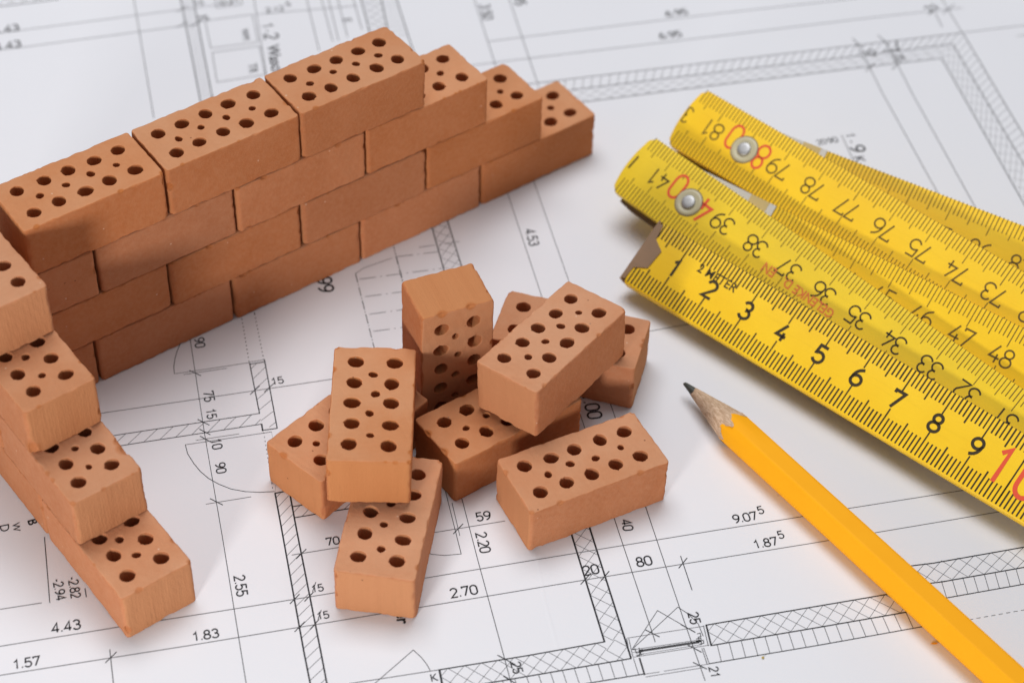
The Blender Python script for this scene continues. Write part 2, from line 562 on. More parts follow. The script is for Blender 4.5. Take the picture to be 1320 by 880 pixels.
# doors
grey.line([(224.9, 481.8), (321.8, 467.3)], T_); grey.line([(237, 482.7), (292.7, 474.5)], T_)
ink.line([(224.9, 481.8), (224, 472.7), (225.6, 462), (228.2, 452.7), (233, 441)], T_ * 1.2)
flush('door_swing')
grey.line([(239, 573), (338.2, 558.2), (350, 556.4)], T_); grey.line([(252.7, 567.3), (308.2, 559)], T_)
ink.line([(239, 573), (241.8, 584.5), (250, 597.3), (258.2, 607.3), (269, 616.4), (281.8, 623.6), (298, 630), (316.4, 633.3), (334.5, 634.2), (353.6, 633.3)], T_ * 1.2)
flush('door_swing')
grey.line([(265.5, 649.5), (323.6, 640)], T_)
flush('dimension_line')
ink.dash([(340, 557), (352, 633)], 0.014, (0.04, 0.08))
flush('dotted_line')
# window in the lower wall
for i, (a, b, ww) in enumerate((((808.5, 822), (908, 806.5), 0.010), ((815.7, 837), (901.6, 824.3), 0.010), ((824, 838), (900, 826.2), 0.022), ((824.5, 839.6), (901, 828), 0.016),
                   ((816, 840.4), (902, 826.8), 0.008), ((820, 843.8), (905, 830.2), 0.008), ((816.5, 846.6), (914, 831), 0.010), ((830.8, 868.4), (850, 865.6), 0.010), ((856, 864.6), (914.3, 855.2), 0.010),
                   ((832.4, 872), (908, 859.8), 0.010))):
    (grey if ww < 0.011 else ink).line([a, b], ww)
for pts in ([(847.5, 786.5), (815, 836)], [(847.5, 786.5), (896, 814.5)], [(873.8, 782), (817.3, 834)], [(873.8, 782), (887.3, 791), (900, 803.6), (906.4, 819.5)],
            [(807.7, 822.7), (812.5, 847.4)], [(810.5, 823), (815.8, 846)], [(907, 834.7), (914.3, 855.3)], [(904.6, 835), (911.6, 855.8)]):
    ink.line(pts, T_)
for pts in ([(898.6, 816.5), (902.5, 815.5), (903.6, 819.8), (900, 820.6), (901.4, 825.8), (906.6, 824.6), (907.4, 828.4), (902, 829.6)],
            [(897.6, 823), (903.4, 821.6), (904.4, 829.8)], [(815, 836.6), (818.6, 835.6), (820, 841.2), (824, 840.4), (825, 844), (820.6, 845)], [(823.6, 834.6), (826.4, 843.4), (829.6, 842)]):
    ink.line(pts, T_ * 1.2)
for q in ((900.2, 826), (826.2, 838.4)):
    ink.line([(q[0] - 1.5, q[1] + .6), (q[0] + 1.8, q[1] - .4)], 0.06)
flush('plan_window')
# lower left door
grey.line([(450, 880.6), (566.4, 862.7)], 0.014)
grey.line([(532.7, 837.3), (480, 883)], T_ * 1.2)
ink.line([(532.7, 837.3), (543.6, 847.3), (550, 855.6), (554.5, 863.6)], T_)
flush('door_swing')
# stairs
ink.dash([(458.2, 352.7), (480.5, 441), (484, 455)], 0.018, (0.30, 0.06, 0.03, 0.06))
ink.dash([(505, 306), (509, 324.5), (522, 374)], 0.024, (0.30, 0.05, 0.05, 0.05))
grey.line([(458.2, 352.7), (469, 345.5), (505.5, 332.7)], T_)
for a, b in (((463.6, 360), (570, 346)), ((471, 382.4), (530, 374.6)), ((476.4, 405), (530, 397.6)), ((481, 427), (530, 420.6)), ((511.8, 331), (566, 324.6)), ((540, 319), (592, 311.6))):
    grey.dash([a, b], T_ * 1.2, (0.38, 0.10, 0.04, 0.10))
flush('plan_stairs')
wall([[(553, 280), (559, 301), (571.8, 346.4), (583, 386)], [(574, 274), (579, 291.8), (594.5, 341.8), (606, 380)]], 0.026)
hat.band([(553, 280), (583, 386)], [(574, 274), (606, 380)], 'cross', 0.30)
flush('plan_wall')

# far side of the plan
wall([[(665, 110.8), (723.6, 103.6), (900, 82.7), (1240.9, 42.7)], [(665, 125.5), (741.8, 115.5), (900, 96.4), (1116.4, 71), (1228.2, 57.3)], [(700, 138.6), (760, 130.9), (880, 115.5), (1118, 86.4), (1213.6, 75.5)],
      [(1240.9, 42.7), (1310.9, 160), (1346, 219)], [(1228.2, 57.3), (1289, 160), (1330, 229)], [(1213.6, 75.5), (1239, 120), (1261.8, 160), (1330, 281)]], 0.022)
hat.band([(665, 110.8), (1240.9, 42.7)], [(665, 125.5), (1228.2, 57.3)], 'bars', 0.235, 0.013)
hat.band([(665, 125.5), (1228.2, 57.3)], [(672, 142), (1213.6, 75.5)], 'cross', 0.335, 0.008)
hat.band([(1228.2, 57.3), (1330, 229)], [(1240.9, 42.7), (1346, 219)], 'bars', 0.245, 0.010)
hat.band([(1213.6, 75.5), (1330, 281)], [(1228.2, 57.3), (1350, 262)], 'cross', 0.335, 0.008)
ink.line([(1155, 53), (1158, 66)], 0.04)
ink.line([(1139, 66), (1160, 64)], 0.03)
flush('plan_wall')
wall([[(-10, 10.2), (0, 9), (76, -0.5)]], 0.024)
hat.band([(-12, -12), (76, -22)], [(-10, 10.2), (90, -2)], 'cross', 0.335)
flush('plan_wall')
wall([[(231.6, -8), (234.5, 7.3), (257.3, 125.5), (262, 150)], [(248, -6), (272.7, 120), (277, 142)]], 0.026)
hat.band([(231.6, -8), (262, 150)], [(248, -6), (277, 142)], 'diag', 0.20, 0.011)
flush('plan_wall')
for r in ([(264.5, 27.3), (325.5, 19), (332.7, 54.5), (271.8, 62.7)], [(273.6, 68.2), (334.5, 60), (341.8, 96.4), (280, 106.4)], [(277, -4), (279, 11), (312, 6.4), (310, -8)]):
    grey.line(r + [r[0]], 0.018)
    flush('plan_fixture')
wall([[(464.5, -4), (474.5, 34.5), (478, 50)], [(490.8, -4), (500, 40)], [(510, -4), (528.2, 52.7), (535, 72)]], 0.026)
hat.band([(464.5, -4), (478, 50)], [(490.8, -4), (503, 50)], 'cross', 0.30)
hat.band([(490.8, -4), (503, 50)], [(510, -4), (526, 48)], 'bars', 0.20, 0.011)

flush('plan_wall')

# lettering ----------------------------------------------------------
def text_mesh(body, bold=0.0, width=None):
    cu = bpy.data.curves.new('lettering', 'FONT')
    cu.body = body
    cu.size = 1.0
    cu.offset = bold
    cu.resolution_u = 3
    o = bpy.data.objects.new('lettering', cu)
    COL.objects.link(o)
    bpy.context.view_layer.update()
    me = bpy.data.meshes.new_from_object(o.evaluated_get(bpy.context.evaluated_depsgraph_get()))
    vs = np.array([v.co[:] for v in me.vertices])
    fs = [tuple(p.vertices) for p in me.polygons]
    bpy.data.objects.remove(o)
    bpy.data.meshes.remove(me)
    bpy.data.curves.remove(cu)
    return vs, fs


# stroke figures: polylines in a 0..w by 0..1 box
def arc(cx, cy, rx, ry, a0, a1, n=14):
    return [(cx + rx * math.cos(math.radians(a0 + (a1 - a0) * i / n)), cy + ry * math.sin(math.radians(a0 + (a1 - a0) * i / n))) for i in range(n + 1)]


GLYPH = {
    '0': [arc(.27, .70, .27, .30, 0, 180) + arc(.27, .30, .27, .30, 180, 360) + [(.54, .70)]],
    '1': [[(.08, .80), (.28, 1.0), (.28, 0.0)]],
    '2': [arc(.27, .72, .26, .28, 165, -30) + [(.02, 0.0), (.54, 0.0)]],
    '3': [arc(.26, .75, .23, .25, 160, -80, 12) + arc(.27, .27, .27, .27, 85, -160, 14)],
    '4': [[(.34, 1.0), (.02, .28), (.54, .28)], [(.38, .50), (.38, 0.0)]],
    '5': [[(.50, 1.0), (.08, 1.0), (.05, .54)] + arc(.27, .31, .27, .31, 130, -155, 16)],
    '6': [[(.42, 1.0)] + arc(.42, .36, .40, .60, 110, 180, 8) + arc(.27, .29, .27, .29, 175, -185, 18)],
    '7': [[(.02, .84), (.02, 1.0), (.52, 1.0), (.18, 0.0)]],
    '8': [arc(.27, .76, .22, .24, -90, 270, 18), arc(.27, .265, .27, .265, 90, -270, 20)],
    '9': [[(.12, 0.0)] + arc(.12, .64, .40, .60, -70, 0, 8) + arc(.27, .71, .27, .29, -5, 355, 18)],
}


PLAN_GLYPH = {'4': [[(.40, 0.0), (.40, 1.0), (.02, .26), (.56, .26)]], '1': [[(.08, .74), (.22, .82), (.32, 1.0), (.32, 0.0)]]}
ADV = {'.': 0.30, '-': 0.46}


def stroke_ribbon(pts, w):
    P = [Vector(p) for p in pts]
    out_v, out_f = [], []
    for i, p in enumerate(P):
        d0 = (P[i] - P[i - 1]).normalized() if i else (P[1] - P[0]).normalized()
        d1 = (P[i + 1] - P[i]).normalized() if i < len(P) - 1 else d0
        t = d0 + d1
        t = t.normalized() if t.length > 1e-4 else d0
        n = Vector((-t.y, t.x))
        c = max(0.5, n.dot(Vector((-d0.y, d0.x))))
        out_v += [p + n * (w / 2 / c), p - n * (w / 2 / c)]
    for i in range(len(P) - 1):
        q = 2 * i
        out_f.append((q, q + 1, q + 3, q + 2))
    return out_v, out_f


def write(body, a, b, bold=0.0, hscale=1.0):
    """printed text: pixel of its baseline start and end; figures are drawn with a thin even stroke"""
    A, B = at(*a), at(*b)
    d = B - A
    W = d.length
    d.normalize()
    n = Vector((-d.y, d.x, 0))
    tv, tf = [], []
    if all(ch in '0123456789.-' for ch in body):
        adv = [ADV.get(ch, 0.74) for ch in body]
        total = sum(adv) - 0.14
        k = W / total
        x = 0.0
        for ch, ad in zip(body, adv):
            if ch == '.':
                polys = [[(0.02, 0.055), (0.13, 0.055)]]
            elif ch == '-':
                polys = [[(0.02, 0.36), (0.32, 0.36)]]
            else:
                polys = [[(gx / 0.54 * 0.58, gy) for gx, gy in pl] for pl in PLAN_GLYPH.get(ch, GLYPH[ch])]
            for pl in polys:
                vv, ff = stroke_ribbon(pl, 0.14)
                i = len(tv)
                for q in vv:
                    p = A + d * ((x + q.x) * k) + n * (q.y * k * 0.98)
                    tv.append((p.x, p.y, 0.006))
                tf += [tuple(i + j for j in f) for f in ff]
            x += ad
    else:
        vs, fs = text_mesh(body, bold)
        x0, x1 = vs[:, 0].min(), vs[:, 0].max()
        k = W / (x1 - x0)
        for v in vs:
            p = A + d * ((v[0] - x0) * k) + n * (v[1] * k * hscale)
            tv.append((p.x, p.y, 0.006))
        tf = fs
    link('dimension_figure' if body[0] in '-0123456789' else 'plan_lettering', mesh_from('dimension_figure', tv, tf), M['ink'], plan)


for s, a, b in (
    ('75', (261.8, 505.5), (264.2, 518)), ('15', (265.5, 528.2), (267.6, 540)), ('90', (250.3, 436.7), (252.3, 448.6)), ('10', (271.8, 566.8), (274.5, 579.3)),
    ('90', (277.3, 597.6), (279.6, 610.2)), ('15', (350.9, 495.9), (366, 493.3)), ('2.55', (301.5, 742.7), (305.7, 768.6)), ('1.83', (249, 826), (282.4, 820.6)),
    ('15', (402.5, 763.2), (417.3, 760.9)), ('15', (409.6, 798.2), (424.5, 795.9)), ('70', (421.8, 703), (438, 700.4)), ('4.43', (67.3, 815.4), (104, 809.8)),
    ('1.57', (17.3, 862), (51.8, 856.4)), ('-2.94', (68.2, 747.3), (72.9, 774)), ('-2.82', (87.8, 744.5), (92, 771.2)), ('W', (15.4, 674.5), (17, 685.5)), ('D', (-0.6, 677.6), (0.8, 685.8)),
    ('59', (615.5, 671.6), (633.6, 668.7)), ('2.20', (613, 687.3), (619.5, 712.6)), ('2.70', (582.2, 770.2), (616.4, 764.7)), ('20', (753.6, 741.4), (773, 738.2)),
    ('80', (822.4, 730.2), (841.5, 727.1)), ('40', (800.6, 670.5), (803.9, 684)), ('9.07', (947.3, 674), (977.3, 669)), ('5', (978.7, 662.2), (985.5, 661)),
    ('1.87', (973.6, 706.6), (1003.6, 701.8)), ('5', (1004.7, 694), (1011.5, 692.8)), ('25', (886.5, 790), (890.7, 804.2)), ('21', (913.5, 860), (917.1, 873)),
    ('25', (658.2, 854.5), (662.4, 868)), ('K', (556.4, 878), (565.6, 876.4)), ('4.53', (676.6, 296.5), (682.9, 317.2)), ('99', (407.6, 359.6), (411.6, 377.6)),
    ('1.00', (749.4, 508), (758.8, 540.2)), ('4.43', (-8, 44.3), (24.8, 39.4)), ('4.43', (-6, 65.4), (27.3, 60.4)), ('2.12', (343.6, 17), (366.4, 13.8)), ('5', (370, 8.8), (375, 8)),
    ('3.50', (618, 7), (623, 26)), ('3.95', (660, -12), (665, 7.6)), ('6.95', (860, 22.2), (887.3, 18.9)), ('6.95', (851.8, 50.8), (879.6, 47.4)), ('25', (256, 28), (269.5, 26)),
    ('WM', (311, 38), (313.4, 52)), ('TR', (319.4, 83), (321.8, 95)), ('15', (252, 8), (263, 6.4)), ('0.21', (285, 7.5), (309, 4)), ('21', (1199, 17), (1212, 11.5)),
    ('10', (1115, 74), (1130, 71.5)), ('24', (1154, 79), (1168, 76.6)), ('20', (1055, 187), (1066, 185)), ('90', (1069, 185), (1081, 183)),
    ('m', (443, 30), (454, 28)),
):
    write(s, a, b)
for s, a, b, bo in (('1', (337.6, 32), (339, 37), 0), ('-', (339.6, 40), (340.2, 42.5), 0), ('2', (340.6, 45), (342, 51.5), 0), ('Wasch', (344, 59), (351.5, 97), 0.012), ('1', (1089.5, 173), (1091.4, 177.6), 0), ('-', (1092.4, 182), (1093.4, 184.6), 0), ('9', (1095, 189), (1098, 196.4), 0), ('K', (1100, 203), (1103.6, 210.6), 0.0), ('Zimmer', (503, 744), (512.6, 804.8), 0.022), ('B', (35.5, 671), (37.3, 677.5), 0.02)):
    write(s, a, b, bo)

# a short crease pressed into the sheet
cv, cf = [], []
CR = [at(*p) for p in ((687, 704), (693, 724), (697, 745), (701, 770), (708, 797), (715, 822), (721, 843), (729, 862))]
for i, p in enumerate(CR):
    d = (CR[min(i + 1, len(CR) - 1)] - CR[max(i - 1, 0)]).normalized()
    n = Vector((-d.y, d.x, 0))
    e = 0.0 if i in (0, len(CR) - 1) else 1.0
    for off, z in ((-0.045, 0.0005), (-0.012, 0.0008 + 0.0022 * e), (0.012, 0.0008 + 0.0022 * e), (0.045, 0.0005)):
        q = p + n * off
        cv.append((q.x, q.y, z))
for i in range(len(CR) - 1):
    for j in range(3):
        a = i * 4 + j
        cf.append((a, a + 1, a + 5, a + 4))
cm = mesh_from('crease', cv, cf)
smooth(cm)
link('crease', cm, M['paper'], plan)


# ------------------------------------------------------------------ bricks
BL, BW, BH = 3.27, 1.59, 1.245


def brick_mesh(seed, extra=()):
    rnd = random.Random(seed)
    bm = bmesh.new()
    bmesh.ops.create_cube(bm, size=1.0)
    for v in bm.verts:
        v.co = Vector((v.co.x * BL, v.co.y * BW, (v.co.z + 0.5) * BH))
    vert = [e for e in bm.edges if abs(e.verts[0].co.z - e.verts[1].co.z) > 0.5]
    bmesh.ops.bevel(bm, geom=vert, offset=0.085, segments=4, profile=0.5, affect='EDGES')
    rim = [e for e in bm.edges if abs(e.verts[0].co.z - e.verts[1].co.z) < 1e-5 and len(e.link_faces) == 2 and
           any(abs(f.normal.z) > 0.9 for f in e.link_faces) and any(abs(f.normal.z) < 0.1 for f in e.link_faces)]
    bmesh.ops.bevel(bm, geom=rim, offset=0.03, segments=2, profile=0.5, affect='EDGES')
    body = bpy.data.meshes.new('brick_body')
    bm.to_mesh(body); bm.free()

    cb = bmesh.new()

    def prism(x, y, r, n=36, ph=0.0, burr=0.045):
        ring0, ring1 = [], []
        k1, k2 = rnd.uniform(0, 6.28), rnd.uniform(0, 6.28)
        sq = rnd.uniform(0.93, 1.07)
        for i in range(n):
            a = 2 * math.pi * i / n
            rr = r * (1 + burr * 0.45 * math.sin(2 * a + k1) + burr * 0.22 * math.sin(7 * a + k2) + rnd.uniform(-burr, burr) * 0.45)
            if rnd.random() < 0.035:
                rr *= 1.15
            px, py = x + rr * math.cos(a) * sq, y + rr * math.sin(a) / sq
            ring0.append(cb.verts.new((px, py, -0.2)))
            ring1.append(cb.verts.new((px, py, BH + 0.2)))
        cb.faces.new(list(reversed(ring0))); cb.faces.new(ring1)
        for i in range(n):
            j = (i + 1) % n
            cb.faces.new((ring0[i], ring0[j], ring1[j], ring1[i]))
    for i in range(5):
        for sy in (-1, 1):
            prism((i - 2) * 0.585 + rnd.uniform(-.02, .02), sy * 0.37 + rnd.uniform(-.02, .02), 0.153 * rnd.uniform(0.96, 1.04))
    for i in range(4):
        prism((i - 1.5) * 0.585 + rnd.uniform(-.05, .05), rnd.uniform(-.05, .05), 0.084 * rnd.uniform(0.85, 1.1), 20, burr=0.12)
    chips, specs = [], []
    for _ in range(rnd.randint(9, 13)):
        kind = rnd.random()
        zz = rnd.choice((0.0, BH, BH))
        if kind < 0.45:
            c = Vector((rnd.uniform(-.95, .95) * BL / 2, rnd.choice((-1, 1)) * BW / 2, zz))
        elif kind < 0.65:
            c = Vector((rnd.choice((-1, 1)) * BL / 2, rnd.uniform(-.9, .9) * BW / 2, zz))
        elif kind < 0.85:
            c = Vector((rnd.choice((-1, 1)) * (BL / 2 - .03), rnd.choice((-1, 1)) * (BW / 2 - .03), zz))
        else:
            c = Vector((rnd.choice((-1, 1)) * (BL / 2 - .03), rnd.choice((-1, 1)) * (BW / 2 - .03), rnd.uniform(.1, .9) * BH))
        r = rnd.choice((0.035, 0.045, 0.05, 0.06, 0.08)) * rnd.uniform(0.8, 1.2)
        specs.append((c, r))
    specs += [(Vector(c), r) for c, r in extra]
    for c, r in specs:
        chips.append((c, r))
        # a faceted lump centred a little outside the edge
        out = Vector((c.x / (BL / 2), c.y / (BW / 2), (c.z - BH / 2) / (BH / 2)))
        out = Vector([q if abs(q) > 0.94 else 0 for q in out])
        if out.length > 0:
            out.normalize()
        res = bmesh.ops.create_icosphere(cb, subdivisions=2, radius=1.0)
        stretch = Vector([1.0 if abs(q) > 0.3 else 1.7 for q in out])
        for v in res['verts']:
            n_ = 1 + 0.35 * noise.noise(v.co * 2.1 + Vector((seed * 3.7, len(chips) * 5.1, 0)))
            v.co = c + out * (r * 0.35) + Vector((v.co.x * stretch.x, v.co.y * stretch.y, v.co.z * stretch.z)) * (r * n_)
    cut = bpy.data.meshes.new('brick_cut')
    bmesh.ops.recalc_face_normals(cb, faces=cb.faces)
    cb.to_mesh(cut); cb.free()

    o = bpy.data.objects.new('brick_body', body); COL.objects.link(o)
    c = bpy.data.objects.new('brick_cut', cut); COL.objects.link(c)
    md = o.modifiers.new('b', 'BOOLEAN'); md.operation = 'DIFFERENCE'; md.object = c; md.solver = 'EXACT'; md.use_self = True
    rm = o.modifiers.new('r', 'REMESH'); rm.mode = 'VOXEL'; rm.voxel_size = 0.0165; rm.adaptivity = 0.0
    bpy.context.view_layer.update()
    me = bpy.data.meshes.new_from_object(o.evaluated_get(bpy.context.evaluated_depsgraph_get()))
    for q in (o, c):
        bpy.data.objects.remove(q)
    bpy.data.meshes.remove(body); bpy.data.meshes.remove(cut)
    me.name = 'brick'
    n = len(me.vertices)
    co = np.empty(n * 3); me.vertices.foreach_get('co', co); co = co.reshape(-1, 3)
    # gentle unevenness: warped faces, slightly crumbly edges
    rs = np.random.RandomState(seed)
    disp = np.zeros_like(co)
    for amp, fr, cnt in ((0.010, 1.3, 3), (0.004, 6.0, 5), (0.0022, 22.0, 8)):
        for _ in range(cnt):
            kv = rs.normal(size=3); kv *= fr * rs.uniform(0.6, 1.4) / np.linalg.norm(kv)
            dv = rs.normal(size=3); dv /= np.linalg.norm(dv)
            disp += amp / math.sqrt(cnt) * np.sin(co @ kv * 2 + rs.uniform(0, 6.28))[:, None] * dv
    q = np.abs(co - np.array([0, 0, BH / 2])) / np.array([BL / 2, BW / 2, BH / 2])
    edge = np.clip((np.sort(q, axis=1)[:, 1] - 0.90) / 0.09, 0, 1)
    crumb = np.zeros(n)
    for _ in range(14):
        kv = rs.normal(size=3); kv *= rs.uniform(8, 30) / np.linalg.norm(kv)
        crumb += np.sin(co @ kv + rs.uniform(0, 6.28))
    crumb = np.clip(crumb / 3.0, -0.4, 1.6)
    inward = -(co - np.array([0, 0, BH / 2])); inward /= np.linalg.norm(inward, axis=1)[:, None]
    disp += inward * (edge * crumb * 0.015)[:, None]
    chip = np.zeros(n)
    for c_, r in chips:
        dd = np.linalg.norm(co - np.array(c_), axis=1)
        chip = np.maximum(chip, np.clip((r * 1.45 - dd) / (r * 0.5), 0, 1))
    co = (co + disp) * S
    me.vertices.foreach_set('co', co.ravel())
    a = me.attributes.new('chip', 'FLOAT', 'POINT')
    a.data.foreach_set('value', chip.astype(np.float32))
    smooth(me)
    me.update()
    me.materials.clear(); me.materials.append(M['brick'])
    return me


BRICKS = [brick_mesh(s) for s in (11, 23, 37, 41, 59, 67)]
BRICKS.append(brick_mesh(73, [((BL / 2 - 0.72, BW / 2, BH), 0.15), ((BL / 2 - 0.95, BW / 2, BH), 0.10)]))      # chipped long edge
BRICKS.append(brick_mesh(83, [((BL / 2 - 0.04, -BW / 2 + 0.02, 0.16), 0.17), ((BL / 2, -BW / 2 + 0.1, 0.02), 0.10)]))   # broken corner
_count = [0]


def brick(center, yaw, dims, label, group, pitch=0.0, roll=0.0, flip=None, variant=None, up=False):
    """center: middle of the brick's lower bed face, cm; local x is the long axis"""
    i = _count[0]; _count[0] += 1
    rnd = random.Random(i * 17 + 5)
    me = BRICKS[(i % 6 if variant is None else variant)]
    o = bpy.data.objects.new('brick', me)
    COL.objects.link(o)
    Rz = Matrix.Rotation(yaw, 4, 'Z') @ Matrix.Rotation(pitch, 4, 'Y') @ Matrix.Rotation(roll, 4, 'X')
    turn = (rnd.random() < 0.5) if flip is None else flip
    if turn:
        Rz = Rz @ Matrix.Rotation(math.pi, 4, 'Z')
    if up:
        # stood on its end: long axis up, bed face with the holes to local -y
        Rz = Matrix.Rotation(yaw, 4, 'Z') @ Matrix.Rotation(math.pi / 2, 4, 'X') @ Matrix.Rotation(math.pi / 2, 4, 'Z') @ Matrix.Translation(Vector((dims[0] / 2, 0, -dims[2] / 2)) * S)
    o.matrix_world = Matrix.Translation(Vector(center) * S) @ Rz @ Matrix.Diagonal((dims[0] / BL, dims[1] / BW, dims[2] / BH, 1))
    tag(o, label, 'brick', group)
    return o


CH = 1.2737                                   # course height
G1 = 'bricks of the long wall'
ORD = ['first', 'second', 'third', 'fourth', 'fifth']
CRS = ['bottom', 'second', 'third', 'top']
ends = {1: (0.0, 3.404, 5), 2: (1.6313, 3.3544, 4), 3: (3.2481, 3.3471, 4), 4: (4.9687, 3.2632, 3)}
jit = random.Random(4)
for k, (e, p, n) in ends.items():
    for i in range(n):
        x1 = -e - i * p
        x0 = x1 - p
        if k == 1 and i == 4:
            x0 = -16.66
        L = x1 - x0 - 0.055
        lab = {0: 'brick at the stepped right end of the %s course of the long wall' % CRS[k - 1],
               }.get(i, '%s brick from the right end in the %s course of the long wall' % (ORD[i], CRS[k - 1]))
        if i == n - 1:
            lab = ('leftmost brick of the top course of the long wall, beside the short wall' if k == 4 else
                   'brick at the shadowed left end of the %s course of the long wall' % CRS[k - 1])
        brick(((x0 + x1) / 2, 1.5912 / 2 + jit.uniform(-.012, .02), (k - 1) * CH), jit.uniform(-.006, .006), (L, 1.585, CH - 0.012), lab, G1)
G2 = 'bricks of the short stepped wall'
LW, XR = 0.03148, -15.0842


def left(X, Y):
    c, s = math.cos(LW), math.sin(LW)
    return XR + c * X - s * Y, s * X + c * Y


for k, y0, y1, lab, var in ((1, -3.17, -6.371, 'brick forming the lowest step of the short wall, nearest the viewer', None),
                       (1, -0.02, -3.13, 'brick directly behind the lowest step of the short wall', None),
                       (2, -1.66, -4.748, 'brick with a chipped upper right edge forming the second step of the short wall', 6),
                       (2, 1.58, -1.62, 'brick in the second course of the short wall where it meets the long wall', None),
                       (3, -0.06, -3.228, 'brick with a broken lower left corner forming the third step of the short wall', 7),
                       (4, 1.56, -1.635, 'topmost brick of the short wall, at the left edge of the photo', None)):
    cx, cy = left(-1.5912 / 2, (y0 + y1) / 2)
    brick((cx, cy, (k - 1) * CH), LW - math.pi / 2 + jit.uniform(-.004, .004), (abs(y1 - y0) - 0.01, 1.585, CH - 0.012), lab, G2, flip=False if var else None, variant=var)

G3 = 'loose bricks heaped in front of the walls'
brick((-6.943, -8.618, 0), -0.164, (3.227, 1.587, 1.217), 'loose brick lying flat and alone at the front right of the heap', G3)
brick((-7.532, -6.453, 0), -0.011, (3.275, 1.545, 1.195), 'flat brick in the middle of the heap, under the tilted brick', G3)
brick((-4.895, -5.467, 0), -0.897, (3.254, 1.567, 1.25), 'flat brick at the back right of the heap, mostly covered by the tilted brick', G3)
brick((-11.03, -7.54, 0), 0.801, (3.171, 1.656, 1.235), 'loose brick lying flat at the very front of the heap', G3)
brick((-10.33, -4.94, 0), 0.211, (3.2, 1.64, 1.225), 'loose brick lying flat at the left edge of the heap', G3)
brick((-6.165, -6.482, 1.315), 0.29, (3.211, 1.561, 1.285), 'loose brick tilted across two others at the right of the heap, ten holes showing', G3, pitch=0.027, roll=-0.06)
brick((-10.307, -5.821, 1.285), 0.949, (3.283, 1.691, 1.205), 'loose brick leaning on two others at the left of the heap, holes facing up', G3, pitch=0.046, roll=0.018)
brick((-7.64, -4.68, 0), -0.228, (3.329, 1.622, 1.192), 'loose brick standing upright on its end at the back of the heap', G3, up=True)


# ------------------------------------------------------------------ folding rule
SW, ST = 1.5435, 0.30                        # printed width and thickness of a slat
RIM, RIM_UP = 0.030, 0.022                   # plain borders outside the printed width, lower and upper edge
SLAT = {                                     # origin at a cm mark on the lower printed edge (upper face), yaw, pitch, roll
    'A': ((-2.3191, -5.2546, 0.5933), -1.3363, 0.0020, 0.5522, 1, 1),
    'B': ((-1.0773, -2.9552, 1.0278), -1.4155, -0.0285, 0.5746, 41, -1),
    'C': ((-0.5651, -4.0494, 0.6912), -1.3138, 0.0498, 0.6226, 40, 1),
    'D': ((0.8215, -2.6335, 1.3689), -1.3810, 0.0137, 0.5903, 81, -1),
    'E': ((1.2525, -3.6768, 1.0639), -1.2274, 0.0672, 0.5925, 80, 1),
    'F': ((2.6, -9.0, 0.315), -1.27, 0.0, 0.0, 120, -1),
}
rule = empty('folding_rule', (0.6, -6.5, 0.0))
tag(rule, 'yellow two metre folding rule with black figures, partly fanned out on the plan', 'folding rule')
RULE_LOC = Vector((0.6, -6.5, 0.0))


def slat_frame(key):
    o, ya, pi, ro, c0, sg = SLAT[key]
    a = Vector((math.cos(ya) * math.cos(pi), math.sin(ya) * math.cos(pi), math.sin(pi)))
    n0 = Vector((-math.sin(ya), math.cos(ya), 0))
    k = a.cross(n0)
    n = n0 * math.cos(ro) + k * math.sin(ro)
    return Vector(o), a, n, a.cross(n), c0, sg


def slat_body(u0, u1, bow, rim, bev):
    """long thin slat in its own frame: x along, y across, top face at z = 0; left end bowed"""
    ys0, ys1 = -rim, SW + RIM_UP
    pts = []
    N = 12
    for i in range(N + 1):
        t = i / N
        y = ys1 + (ys0 - ys1) * t
        pts.append((u0 - bow * (1 - (2 * t - 1) ** 2) + (0.10 if i in (0, N) else 0.0), y))
    pts += [(u1, ys0), (u1, ys1)]
    bm = bmesh.new()
    top = [bm.verts.new((x, y, 0)) for x, y in pts]
    bot = [bm.verts.new((x, y, -ST)) for x, y in pts]
    ft = bm.faces.new(top)
    bm.faces.new(list(reversed(bot)))
    n = len(pts)
    for i in range(n):
        j = (i + 1) % n
        bm.faces.new((top[j], top[i], bot[i], bot[j]))
    bmesh.ops.recalc_face_normals(bm, faces=bm.faces)
    sharp = [e for e in bm.edges if abs(e.verts[0].co.z - e.verts[1].co.z) < 1e-6]
    upper = [e for e in sharp if all(v.co.y > SW - 0.3 for v in e.verts)]
    other = [e for e in sharp if e not in upper]
    bmesh.ops.bevel(bm, geom=other, offset=bev, segments=4, profile=0.5, affect='EDGES')
    for v in bm.verts:
        v.co *= S
    me = bpy.data.meshes.new('slat')
    bm.to_mesh(me); bm.free()
    smooth(me)
    me.set_sharp_from_angle(angle=math.radians(35))
    return me


